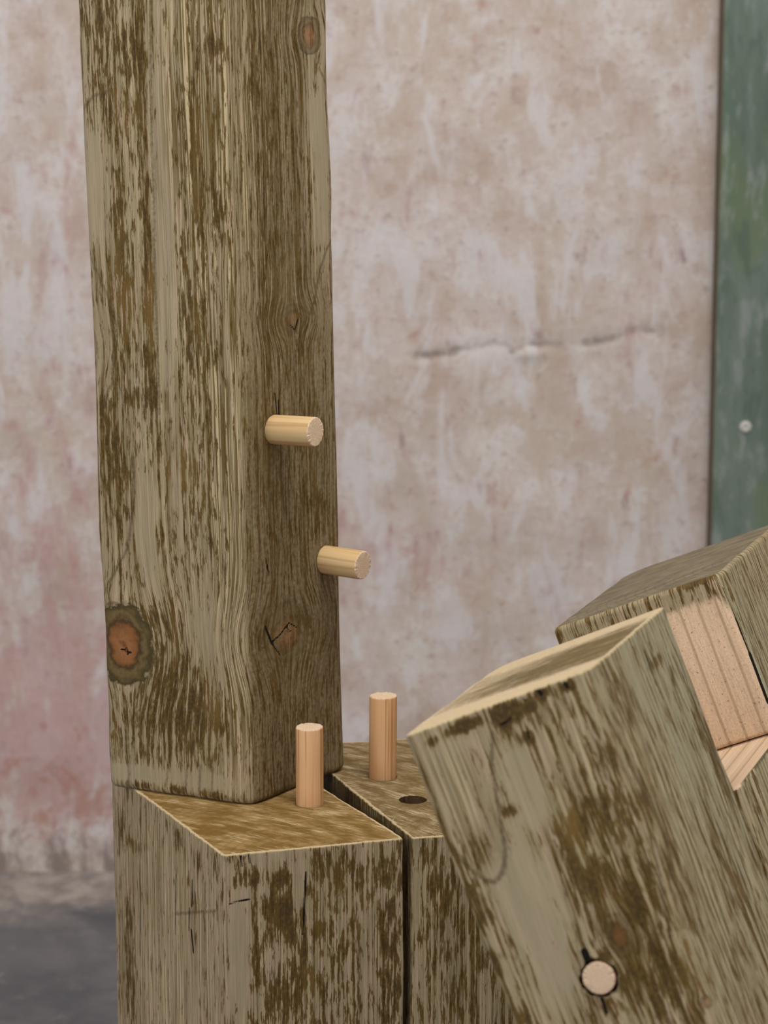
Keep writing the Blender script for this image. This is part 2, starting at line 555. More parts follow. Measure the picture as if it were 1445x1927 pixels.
def dowel(name, base, axis, radius, length, buried, seed, label, mats):
    """Peg with grain lines, a slightly ragged cut rim; local Z runs out of the timber."""
    rnd = random.Random(seed)
    bm = bmesh.new()
    N = 64
    prof = [(-buried, radius * 0.92), (-buried + 0.001, radius), (length * 0.25, radius), (length * 0.6, radius), (length - 0.0012, radius),
            (length - 0.0005, radius * 0.985), (length, radius * 0.93), (length + 0.0001, radius * 0.6), (length + 0.0001, radius * 0.3)]
    tilt = [rnd.uniform(-0.03, 0.03), rnd.uniform(-0.03, 0.03)]
    jag = [rnd.uniform(-1, 1) for _ in range(N)]
    rings = []
    for k_, (h, r) in enumerate(prof):
        ring = []
        for i in range(N):
            t = 2 * math.pi * i / N
            rr = r * (1 + 0.006 * math.sin(3 * t + seed) + 0.004 * jag[i])
            x, y = rr * math.cos(t), rr * math.sin(t)
            hh = h
            if k_ >= 4:
                hh += x * tilt[0] + y * tilt[1] + (0.00022 * jag[i] if k_ in (5, 6) else 0)
            ring.append(bm.verts.new((x, y, hh)))
        rings.append(ring)
    for k_ in range(len(rings) - 1):
        for i in range(N):
            j = (i + 1) % N
            f = bm.faces.new((rings[k_][i], rings[k_][j], rings[k_ + 1][j], rings[k_ + 1][i]))
            f.smooth = k_ < 5
            f.material_index = 1 if k_ >= 5 else 0
    f = bm.faces.new(rings[-1])
    f.material_index = 1
    bm.faces.new(list(reversed(rings[0])))
    me = bpy.data.meshes.new(name)
    bm.to_mesh(me)
    bm.free()
    for m in mats:
        me.materials.append(m)
    o = bpy.data.objects.new(name, me)
    COL.objects.link(o)
    o.location = base
    o.rotation_euler = Vector(axis).to_track_quat('Z', 'Y').to_euler()
    o['label'] = label
    o['category'] = 'dowel'
    o['group'] = 'wooden dowel pegs'
    return o


def grid_mesh(name, xs, ys, fn, mat, attrs=None):
    X, Y = np.meshgrid(xs, ys)
    P = fn(X.ravel(), Y.ravel())
    nx_, ny_ = len(xs), len(ys)
    idx = np.arange(nx_ * ny_).reshape(ny_, nx_)
    q = np.stack([idx[:-1, :-1], idx[:-1, 1:], idx[1:, 1:], idx[1:, :-1]], -1).reshape(-1, 4)
    me = bpy.data.meshes.new(name)
    me.from_pydata(P.tolist(), [], q.tolist())
    me.polygons.foreach_set('use_smooth', np.ones(len(me.polygons), dtype=bool))
    if attrs:
        for k_, v in attrs(X.ravel(), Y.ravel()).items():
            at = me.attributes.new(k_, 'FLOAT', 'POINT')
            at.data.foreach_set('value', v.astype(np.float32))
    me.materials.append(mat)
    me.update()
    o = bpy.data.objects.new(name, me)
    COL.objects.link(o)
    return o


# ------------------------------------------------------------------ the setting: plaster wall and floor
def wall_material():
    k = NT('weathered_pink_plaster', 0.9)
    P = k.coord()
    x, y, z = k.sep(P)[:3]
    v = k.comb(x, z, 0.0)
    vs = k.comb(k.mul(x, 1.7), k.mul(z, 0.85), 2.0)
    n1 = k.noise(vs, 7, 5, 0.6, 0.3)
    n6 = k.noise(k.comb(k.mul(x, 2.6), k.mul(z, 0.8), 21.0), 9, 5, 0.65, 0.4)
    n2 = k.noise(k.comb(x, z, 5.0), 14, 6, 0.65)
    n3 = k.noise(k.comb(k.mul(x, 1.3), z, 9.0), 34, 5, 0.65)
    n4 = k.noise(k.comb(x, z, 13.0), 95, 3, 0.6)
    n5 = k.noise(k.comb(k.mul(x, 1.2), z, 17.0), 210, 3, 0.7)
    col = k.mix(k.ss(n1, 0.35, 0.62), (0.505, 0.420, 0.360), (0.545, 0.465, 0.435))
    col = k.mix(k.ss(n2, 0.50, 0.62, 0, 0.75), col, (0.61, 0.565, 0.555))
    col = k.mix(k.ss(n2, 0.47, 0.34, 0, 0.75), col, (0.440, 0.335, 0.275))
    col = k.mix(k.ss(n3, 0.52, 0.62, 0, 0.35), col, (0.64, 0.60, 0.60))
    col = k.mix(k.ss(n3, 0.46, 0.36, 0, 0.35), col, (0.45, 0.315, 0.27))
    col = k.mix(k.ss(n4, 0.57, 0.70, 0, 0.6), col, (0.36, 0.27, 0.24))
    col = k.mix(k.ss(n5, 0.50, 0.66, 0, 0.4), col, (0.40, 0.33, 0.29))
    col = k.mix(k.ss(n6, 0.52, 0.62, 0, 0.75), col, (0.60, 0.56, 0.565))
    col = k.mix(k.ss(n6, 0.46, 0.36, 0, 0.6), col, (0.47, 0.375, 0.305))
    pk = k.attr('pink')
    nw = k.noise(k.comb(k.mul(x, 1.3), k.mul(z, 1.0), 31.0), 26, 6, 0.7, 0.2)
    nw2 = k.noise(k.comb(k.mul(x, 2.0), k.mul(z, 0.8), 37.0), 24, 5, 0.65, 0.2)
    pv = k.add(pk, k.mul(k.sub(nw2, 0.5), 3.5))
    col = k.mix(k.ss(pv, 0.05, 0.9, 0, 0.6), col, (0.45, 0.255, 0.255))
    rd = k.attr('red')
    rv = k.add(rd, k.mul(k.sub(nw, 0.5), 6.0))
    col = k.mix(k.ss(rv, 0.35, 1.3, 0, 0.7), col, (0.40, 0.195, 0.155))
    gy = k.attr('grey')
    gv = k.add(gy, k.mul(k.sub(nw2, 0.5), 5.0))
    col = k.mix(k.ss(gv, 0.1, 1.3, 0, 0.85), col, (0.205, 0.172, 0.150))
    wh = k.attr('white')
    wv = k.add(wh, k.mul(k.sub(n6, 0.5), 3.5))
    col = k.mix(k.ss(wv, 0.4, 1.0, 0, 0.8), col, (0.56, 0.53, 0.54))
    ck = k.add(k.attr('crack'), k.mul(k.sub(n4, 0.5), 0.012))
    col = k.mix(k.ss(ck, 0.004, -0.003, 0, 0.8), col, (0.20, 0.155, 0.13))
    h = k.add(k.mul(n3, 0.6), k.mul(n4, 0.4))
    k.bump(h, 0.35, 0.004)
    return k.color(col)


WALL_CRACK = [(0.105, 0.152, 0.120, 0.153), (0.120, 0.153, 0.142, 0.157), (0.142, 0.157, 0.178, 0.164), (0.178, 0.164, 0.192, 0.160), (0.226, 0.163, 0.243, 0.160), (0.192, 0.155, 0.205, 0.162), (0.205, 0.162, 0.226, 0.163),
              (0.262, 0.164, 0.286, 0.168), (0.286, 0.168, 0.312, 0.177), (0.312, 0.177, 0.332, 0.172)]


def blob(X, Z, cx, cz, rx, rz):
    return np.exp(-(((X - cx) / rx) ** 2 + ((Z - cz) / rz) ** 2))


def wall_attrs(X, Z):
    d = np.full_like(X, 1.0)
    for i, sgm in enumerate(WALL_CRACK):
        dd, t = seg_dist(X, Z, *sgm)
        d = np.minimum(d, dd - (0.0022 if i in (0, 1, 7) else 0.0008))
    pink = 0.6 * blob(X, Z, -0.24, -0.10, 0.10, 0.22) + 0.5 * blob(X, Z, 0.03, -0.02, 0.06, 0.05) + 0.4 * blob(X, Z, 0.30, 0.172, 0.03, 0.006) \
        + 0.35 * blob(X, Z, 0.11, -0.05, 0.05, 0.03) + 0.35 * blob(X, Z, -0.2, 0.3, 0.05, 0.12) + 0.75 * blob(X, Z, -0.25, -0.22, 0.2, 0.09) - 0.10
    red = 0.9 * blob(X, Z, -0.25, -0.285, 0.25, 0.06) + 0.25 * blob(X, Z, -0.25, -0.19, 0.2, 0.05) + 0.2 * blob(X, Z, 0.1, -0.04, 0.03, 0.03) - 0.25
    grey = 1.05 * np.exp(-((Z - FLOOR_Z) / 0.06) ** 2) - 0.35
    white = 0.7 * blob(X, Z, -0.24, 0.28, 0.05, 0.05) + 0.55 * blob(X, Z, 0.24, 0.29, 0.03, 0.14) + 0.5 * blob(X, Z, 0.06, 0.15, 0.05, 0.04) \
        + 0.35 * blob(X, Z, 0.1, -0.06, 0.04, 0.05) + 0.4 * blob(X, Z, 0.02, 0.38, 0.04, 0.1) + 0.4 * blob(X, Z, 0.3, 0.44, 0.03, 0.03) + 0.5 * blob(X, Z, -0.22, -0.31, 0.006, 0.03) + 0.5 * blob(X, Z, -0.19, -0.29, 0.005, 0.03) - 0.2
    return {'crack': d, 'pink': pink, 'red': red, 'grey': grey, 'white': white}


def wall_fn(X, Z):
    dY = 0.004 * vnoise(X * 9 + 50, Z * 9 + 50, 5) + 0.0025 * vnoise(X * 30 + 50, Z * 22 + 50, 6)
    d = wall_attrs(X, Z)['crack']
    dY = dY + 0.0012 * np.exp(-(np.maximum(d, 0) / 0.003) ** 2)
    dY = dY - 0.003 * blob(X, Z, 0.208, 0.1535, 0.014, 0.005)
    return np.stack([X, WALL_Y + dY - 0.002, Z], 1)


xs = np.concatenate([np.arange(-1.8, -0.5, 0.06), np.arange(-0.5, 0.62, 0.0042), np.arange(0.62, 1.9, 0.06)])
zs_ = np.concatenate([np.arange(FLOOR_Z, 0.56, 0.0042), np.arange(0.56, 2.2, 0.06)])
wall = grid_mesh('wall_back', xs, zs_, wall_fn, wall_material(), wall_attrs)
wall['kind'] = 'structure'


def floor_material():
    k = NT('dark_stone_floor', 0.6)
    x, y, z = k.sep(k.coord())[:3]
    n1 = k.noise(k.comb(x, y, 0), 9, 5, 0.6, 0.4)
    n2 = k.noise(k.comb(x, k.mul(y, 0.7), 4), 40, 5, 0.7)
    sc = k.noise(k.comb(k.mul(x, 0.5), k.mul(y, 1.0), 8), 22, 4, 0.7, 0.8)
    col = k.mix(k.ss(n1, 0.35, 0.65), (0.100, 0.099, 0.108), (0.150, 0.145, 0.150))
    col = k.mix(k.ss(n2, 0.52, 0.72, 0, 0.6), col, (0.20, 0.18, 0.17))
    col = k.mix(k.ss(sc, 0.62, 0.72, 0, 0.5), col, (0.27, 0.25, 0.25))
    # pale plaster dust that has fallen along the foot of the wall
    dst = k.add(k.sub(y, WALL_Y - 0.115), k.mul(k.sub(n1, 0.5), 0.20))
    dust = k.ss(dst, -0.04, 0.06, 0, 0.85)
    dcol = k.mix(k.ss(n2, 0.36, 0.64), (0.24, 0.205, 0.185), (0.42, 0.365, 0.33))
    col = k.mix(dust, col, dcol)
    k.bump(n2, 0.3, 0.003)
    return k.color(col)


fl = grid_mesh('floor', np.linspace(-1.8, 1.9, 40), np.linspace(-2.2, WALL_Y + 0.003, 60),
               lambda X, Y: np.stack([X, Y, np.full_like(X, FLOOR_Z)], 1), floor_material())
fl['kind'] = 'structure'


# ------------------------------------------------------------------ green painted board against the wall
def board_material():
    k = NT('worn_green_paint', 0.55)
    x, y, z = k.sep(k.coord())[:3]
    n1 = k.noise(k.comb(k.mul(x, 3.0), k.mul(z, 0.7), 1), 9, 4, 0.6)
    n2 = k.noise(k.comb(k.mul(x, 4.0), k.mul(z, 1.0), 6), 16, 4, 0.65)
    n3 = k.noise(k.comb(k.mul(x, 2.0), z, 3), 7, 3, 0.5)
    col = k.mix(k.ss(n1, 0.35, 0.65), (0.112, 0.150, 0.118), (0.155, 0.195, 0.165))
    col = k.mix(k.ss(n3, 0.5, 0.64, 0, 0.6), col, (0.135, 0.180, 0.095))
    col = k.mix(k.ss(n2, 0.52, 0.66, 0, 0.6), col, (0.27, 0.295, 0.28))
    col = k.mix(k.ss(n2, 0.46, 0.36, 0, 0.6), col, (0.085, 0.120, 0.098))
    col = k.mix(k.ss(k.add(z, k.mul(k.sub(n2, 0.5), 0.3)), 0.32, 0.18, 0, 0.25), col, (0.11, 0.19, 0.20))
    col = k.mix(k.ss(x, 0.0035, 0.0008, 0, 0.8), col, (0.10, 0.06, 0.035))
    k.bump(n2, 0.3, 0.002)
    return k.color(col)


bx0, bw, bt, bh = 0.380, 0.24, 0.020, 1.9
bm = bmesh.new()
bmesh.ops.create_cube(bm, size=1.0)
for v in bm.verts:
    v.co = Vector(((v.co.x + 0.5) * bw, (v.co.y + 0.5) * bt, (v.co.z + 0.5) * bh))
bmesh.ops.bevel(bm, geom=list(bm.edges), offset=0.0025, segments=3, affect='EDGES', profile=0.5)
me = bpy.data.meshes.new('painted_board')
bm.to_mesh(me)
bm.free()
me.materials.append(board_material())
board = bpy.data.objects.new('painted_board', me)
COL.objects.link(board)
board.location = (bx0 - 0.002, WALL_Y - bt - 0.004, FLOOR_Z)
board['label'] = 'upright green painted board standing against the pink plaster wall'
board['category'] = 'board'

k = NT('pale_screw_metal', 0.4)
screw_mat = k.color((0.50, 0.48, 0.44))
bm = bmesh.new()
prof = [(0.0058, 0.0), (0.0056, 0.0012), (0.0045, 0.0024), (0.0028, 0.003), (0.0012, 0.0022)]
prev = None
for r, h in prof:
    ring = [bm.verts.new((r * math.cos(t), -h, r * math.sin(t))) for t in [2 * math.pi * i / 24 for i in range(24)]]
    if prev:
        for i in range(24):
            bm.faces.new((prev[i], prev[(i + 1) % 24], ring[(i + 1) % 24], ring[i]))
    prev = ring
bm.faces.new(prev)
bmesh.ops.recalc_face_normals(bm, faces=bm.faces)
me = bpy.data.meshes.new('screw')
bm.to_mesh(me)
bm.free()
me.materials.append(screw_mat)
sc_ = bpy.data.objects.new('screw', me)
COL.objects.link(sc_)
sc_.parent = board
sc_.location = (0.409 - board.location.x, 0.0005, 0.088 - FLOOR_Z)

# ------------------------------------------------------------------ timbers
k = NT('drilled_wood', 0.9)
n_ = k.noise(k.coord(), 600, 3, 0.6)
hole_mat = k.color(k.mix(n_, (0.03, 0.017, 0.008), (0.13, 0.075, 0.035)))

UP_Q = {'F': [0.00016, -0.00305, 0.0], 'L': [-0.08906, 0.03554, 0.0], 'R': [0.0525, 0.07175, 0.0], 'n': [-0.01857, -0.00921, 0.99979]}
UP_F = [
 ('L', 'br', -75.0, 446.0, 20.0, 15.8, 0.55), ('L', 'br', -60.4, 420.0, 8.0, 21.7, 0.85), ('L', 'br', -76.1, 420.0, 13.4, 17.4, 0.35), ('L', 'br', -79.1, 392.4, 10.8, 13.2, 0.45),
 ('L', 'br', -65.6, 392.5, 10.1, 16.1, 0.35), ('L', 'br', -90.5, 352.5, 11.6, 35.8, -1.2), ('L', 'br', -74.1, 338.0, 3.7, 41.8, 0.75), ('L', 'br', -68.1, 296.5, 4.4, 36.2, 0.6),
 ('L', 'br', -57.3, 367.8, 7.4, 32.3, 0.3), ('L', 'br', -56.1, 308.9, 3.4, 35.9, 0.95), ('L', 'br', -47.0, 315.1, 6.7, 102.3, -1.1), ('L', 'br', -58.8, 251.8, 5.1, 18.2, 0.9),
 ('L', 'br', -58.2, 233.1, 14.3, 6.7, 0.9), ('L', 'br', -76.0, 272.2, 4.1, 36.5, 0.5), ('L', 'br', -25.3, 359.6, 6.6, 64.6, 0.3), ('L', 'br', -9.5, 344.0, 3.9, 8.7, 0.8),
 ('L', 'br', -5.8, 328.1, 2.9, 13.2, 0.6), ('L', 'br', -9.7, 430.0, 6.5, 6.2, 0.7), ('L', 'br', -29.0, 262.3, 10.0, 33.1, 0.4), ('L', 'br', -32.9, 291.9, 5.3, 26.8, 0.45),
 ('L', 'br', -90.1, 265.5, 5.5, 21.4, -0.6), ('L', 'ws', -88.6, 262.5, 10.4, 27.5, 0.35), ('L', 'br', -88.5, 225.9, 7.0, 7.7, 0.8), ('L', 'br', -86.0, 204.5, 9.1, 18.6, 0.5),
 ('L', 'br', -81.8, 183.2, 8.4, 28.1, 0.55), ('L', 'br', -62.7, 159.7, 9.0, 37.6, -1.1), ('L', 'br', -92.6, 138.6, 5.6, 15.8, -0.3), ('L', 'ws', -83.4, 186.1, 12.2, 40.6, 0.4),
 ('L', 'br', -55.0, 203.4, 12.3, 16.9, 0.35), ('L', 'br', -37.2, 198.4, 4.1, 21.5, 0.6), ('L', 'br', -54.7, 152.6, 4.5, 14.0, 0.7), ('L', 'br', -30.4, 180.6, 5.4, 40.1, 0.35),
 ('L', 'br', -43.8, 185.8, 6.8, 18.5, -0.4), ('L', 'br', -57.3, 107.1, 11.8, 11.1, 0.6), ('L', 'br', -46.8, 63.9, 21.4, 30.4, 0.8), ('L', 'br', -26.4, 56.6, 13.7, 19.1, 0.5),
 ('L', 'br', -49.7, 35.0, 24.3, 16.1, 0.4), ('L', 'br', -28.3, 100.4, 10.2, 28.3, -0.7), ('L', 'br', -15.5, 76.6, 8.5, 18.9, -0.3), ('L', 'br', -79.4, 39.7, 14.2, 19.5, 0.45),
 ('L', 'br', -78.9, 10.7, 21.3, 5.2, -1.3), ('L', 'br', -33.2, 11.9, 27.6, 5.8, -0.9), ('L', 'br', -72.0, 4.7, 5.7, 2.9, 1.3), ('L', 'br', -49.2, 4.9, 4.9, 2.9, 1.3),
 ('L', 'br', -26.6, 3.7, 10.4, 2.3, 1.1), ('L', 'ws', -49.0, 54.2, 38.0, 35.3, 0.35), ('L', 'st', -11.9, 368.5, 20.2, 129.5, 1.0), ('L', 'st', -9.8, 191.1, 11.3, 130.1, 1.0),
 ('L', 'st', -29.9, 411.5, 13.1, 57.8, 0.6), ('L', 'st', -72.0, 248.1, 20.5, 252.6, 0.35), ('L', 'st', -34.5, 250.0, 20.1, 249.7, 0.35), ('L', 'st', -9.5, 52.1, 6.1, 41.3, 0.6),
 ('L', 'br', -6.5, 191.4, 6.7, 123.7, -0.5), ('L', 'br', -33.9, 437.2, 9.8, 25.7, -0.2), ('L', 'st', -0.7, 313.6, 4.6, 7.6, 1.2), ('L', 'kn', -81.8, 88.4, 19.7, 26.3, 1.0),
 ('L', 'kn', -99.1, 259.0, 7.7, 14.1, 0.45), ('R', 'ws', 42.0, 247.4, 67.3, 346.8, 0.75), ('R', 'ws', 39.7, 76.3, 68.7, 134.8, 0.5), ('R', 'st', 23.6, 382.5, 29.2, 123.6, 0.9),
 ('R', 'st', 32.1, 248.4, 40.3, 60.7, 0.45), ('R', 'ws', 13.4, 368.3, 10.5, 147.1, -0.3), ('R', 'br', 28.2, 379.5, 19.4, 97.1, 0.22), ('R', 'br', 76.1, 375.2, 11.3, 60.4, -0.9),
 ('R', 'ws', 75.7, 366.2, 13.3, 66.6, -0.75), ('R', 'br', 69.2, 357.4, 5.1, 21.0, 0.7), ('R', 'br', 76.8, 420.0, 7.1, 17.8, 0.5), ('R', 'br', 85.4, 242.9, 8.4, 62.7, -0.1),
 ('R', 'br', 49.4, 184.9, 30.9, 49.8, 0.2), ('R', 'br', 69.1, 163.2, 11.5, 15.8, 0.5), ('R', 'br', 33.5, 52.0, 41.5, 38.2, 0.1), ('R', 'br', 83.0, 180.2, 5.3, 15.8, -0.5),
 ('R', 'kn', 71.4, 435.9, 11.1, 11.2, 0.65), ('R', 'kn', 49.3, 277.1, 13.1, 9.1, 0.3), ('R', 'kn', 35.4, 96.2, 22.5, 19.5, 0.38), ('R', 'br', 42.5, 259.5, 25.2, 15.2, 0.25),
 ('R', 'ws', 46.5, 116.3, 41.7, 50.6, 0.3), ('R', 'ck', 15.7, 103.2, 21.1, 92.0, 1.75), ('R', 'ck', 21.1, 92.0, 28.3, 83.7, 1.2), ('R', 'ck', 20.2, 92.9, 30.4, 97.2, 1.2),
 ('R', 'ck', 30.4, 97.2, 38.2, 101.3, 1.2), ('R', 'ck', 38.2, 101.3, 45.7, 96.7, 1.2), ('R', 'ck', 34.6, 99.5, 39.5, 96.0, 1.2), ('R', 'ck', 29.1, 236.6, 31.0, 223.6, 1.2),
 ('R', 'ck', 32.4, 232.6, 33.0, 223.4, 1.2), ('R', 'ck', 46.1, 273.8, 51.0, 270.3, 1.2), ('R', 'ck', 51.0, 270.3, 54.3, 276.7, 1.2), ('R', 'ck', 17.5, 143.2, 19.6, 134.2, 1.2),
 ('L', 'ck', -83.4, 85.0, -77.1, 83.7, 1.25), ('L', 'ck', -79.8, 86.7, -79.3, 82.3, 1.2), ('R', 'ln', 92.1, 322.9, 81.3, 314.4, 1.2), ('R', 'ln', 81.3, 314.4, 74.7, 302.6, 1.2),
 ('R', 'ln', 74.7, 302.6, 70.0, 287.6, 1.2), ('R', 'ln', 70.0, 287.6, 66.0, 278.8, 0.9), ('R', 'ln', 79.3, 417.6, 88.0, 406.5, 0.9), ('R', 'ln', 88.0, 406.5, 90.8, 397.4, 0.9),
 ('L', 'ln', -96.5, 384.9, -94.3, 395.2, 1.05), ('L', 'ln', -94.3, 395.2, -86.8, 402.5, 1.05), ('L', 'ln', -86.8, 402.5, -76.8, 404.9, 1.05), ('L', 'ln', -96.4, 316.6, -88.4, 301.8, 1.05),
 ('L', 'ln', -88.4, 301.8, -82.2, 287.0, 1.05), ('L', 'ln', -82.2, 287.0, -80.1, 265.9, 1.05), ('L', 'ln', -80.1, 265.9, -82.6, 241.5, 1.05), ('L', 'ln', -82.6, 241.5, -90.2, 227.3, 0.9),
 ('L', 'ln', -70.0, 199.4, -71.9, 171.5, 1.2), ('L', 'ln', -71.9, 171.5, -76.5, 146.2, 1.2), ('L', 'ln', -76.5, 146.2, -89.7, 124.7, 1.2), ('L', 'ln', -96.4, 109.9, -86.7, 112.7, 1.05),
 ('L', 'ln', -86.7, 112.7, -73.0, 105.7, 1.05), ('L', 'ln', -73.0, 105.7, -63.2, 89.2, 1.05), ('L', 'ln', -63.2, 89.2, -61.3, 76.7, 0.9), ('L', 'ln', -48.6, 454.4, -52.3, 309.0, 0.66),
 ('L', 'ln', -52.3, 309.0, -52.4, 224.9, 0.66), ('L', 'ln', -81.4, 34.6, -82.2, 0.5, 0.5), ('L', 'ln', -54.6, 18.4, -57.2, 5.2, 0.6), ('L', 'ln', -42.6, 21.4, -44.7, 3.5, 0.6),
 ('L', 'ln', -33.6, 20.8, -35.6, 3.0, 0.6), ('L', 'ln', -25.3, 21.8, -27.3, 3.0, 0.6),
]
BL_Q = {'F': [-0.01188, -0.09075, 0.0], 'L': [-0.09016, 0.06839, 0.0], 'R': [0.08582, -0.06149, 0.0], 'n': [0.0, 0.0, -1.0]}
BL_F = [
 ('L', 'br', -90.3, 72.0, 96.5, 76.1, -0.5), ('L', 'st', -90.3, 72.0, 96.5, 99.7, 0.6), ('L', 'br', -140.8, 35.7, 12.7, 4.7, 1.1), ('L', 'br', -162.5, 32.1, 7.5, 10.2, 0.7),
 ('L', 'br', -149.3, 108.2, 9.3, 41.4, 0.9), ('L', 'ws', -153.9, 109.8, 20.3, 69.5, 0.3), ('L', 'br', -68.5, 11.2, 5.0, 7.6, 1.4), ('L', 'br', -37.3, 14.3, 7.1, 6.2, 1.1),
 ('L', 'br', -7.9, 11.4, 7.6, 6.1, 0.4), ('L', 'ws', -96.1, 12.9, 57.9, 16.2, 0.1), ('L', 'ck', -125.8, 2.0, -132.7, 102.6, 1.2), ('L', 'ck', -157.2, 19.0, -156.0, 30.2, 1.2),
 ('L', 'ck', -156.5, 40.3, -154.9, 44.9, 1.2), ('L', 'ck', -45.7, 27.7, -47.2, 44.0, 1.5), ('L', 'ck', -50.4, 45.7, -51.8, 59.2, 1.3), ('L', 'ck', -48.5, 58.2, -45.8, 70.4, 2.0),
 ('L', 'br', -43.0, 40.8, 4.8, 9.5, 0.8), ('L', 'ln', -72.9, 56.4, -12.5, 35.3, 0.9), ('L', 'ck', -71.0, 32.3, -73.4, 69.6, 1.2), ('L', 'ln', -165.2, 63.0, -171.1, 149.9, 0.6),
 ('L', 'ln', -95.9, 9.7, -103.0, 125.2, 0.5), ('L', 'ln', -27.5, 23.5, -30.9, 99.1, 0.5), ('R', 'br', 6.7, 58.1, 6.5, 39.8, -1.0), ('R', 'br', 23.6, 2.3, 14.9, 4.2, -0.6),
 ('R', 'br', 14.6, 14.9, 10.1, 5.4, 1.1), ('R', 'br', 32.4, 16.7, 6.0, 6.1, 0.8), ('R', 'br', 5.8, 3.6, 4.1, 4.8, 0.8), ('R', 'br', 32.2, 36.4, 7.8, 12.2, 1.2),
 ('R', 'br', 20.1, 59.5, 3.6, 18.4, 0.9), ('R', 'br', 41.0, 71.0, 9.1, 34.0, 0.7), ('R', 'br', 28.8, 85.0, 9.0, 18.5, 0.5), ('R', 'br', 68.5, 15.7, 27.4, 12.2, 0.5),
 ('R', 'br', 65.3, 52.1, 21.4, 24.7, 0.28), ('R', 'br', 94.4, 55.2, 6.8, 56.2, 0.65), ('R', 'br', 77.4, 90.6, 18.5, 25.0, 0.3), ('R', 'br', 82.1, 66.3, 4.3, 34.2, -0.6),
 ('R', 'br', 42.8, 19.3, 3.6, 18.2, -0.6), ('R', 'st', 53.2, 47.8, 52.0, 68.0, 0.2), ('R', 'br', 46.0, -1.6, 45.3, 1.8, -0.5), ('R', 'ck', 3.2, 27.4, 14.5, 26.1, 1.25),
 ('R', 'ck', 46.2, 13.5, 45.2, 31.7, 1.2), ('R', 'ck', 45.2, 31.7, 44.1, 49.9, 1.2), ('R', 'ck', 9.4, -0.6, 10.2, 7.0, 1.2), ('R', 'ck', 14.2, -1.6, 14.7, 5.9, 1.2),
 ('C', 'br', 47.5, 12.6, 8.6, 17.8, 0.45), ('C', 'br', 57.3, 84.5, 6.2, 12.5, -0.45), ('C', 'br', 9.5, 33.5, 10.1, 3.7, 0.35),
]
BR_Q = {'F': [0.09022, -0.06056, 0.0], 'L': [0.01941, 0.12533, 0.0], 'R': [0.17821, -0.0416, 0.0], 'n': [0.0, 0.0, -1.0]}
BR_F = [
 ('R', 'br', 7.7, 53.9, 7.9, 62.6, 0.2), ('R', 'br', 16.7, 32.9, 7.6, 27.9, 0.6), ('R', 'br', 1.5, 19.4, 1.8, 37.1, -0.5), ('R', 'ws', 26.0, 70.9, 27.7, 63.1, 0.3),
 ('R', 'st', 13.8, 54.3, 30.6, 69.0, 0.3), ('R', 'br', 29.1, 71.1, 12.3, 50.4, 0.3), ('L', 'ws', -62.6, 13.7, 155.6, 129.9, 0.9), ('L', 'br', -62.6, 13.7, 155.6, 129.9, 0.5),
 ('C', 'br', 99.5, 19.7, 5.4, 15.0, -0.1), ('C', 'br', 158.8, 21.2, 2.8, 7.9, 0.3), ('C', 'br', 24.4, 13.8, 3.8, 5.0, -0.1),
]
LF_Q = {'F': [0.16494, -0.31975, 0.16165], 'L': [0.08375, -0.29659, 0.12473], 'R': [0.21385, -0.17016, 0.15591], 'n': [0.35458, -0.15975, -0.92128]}
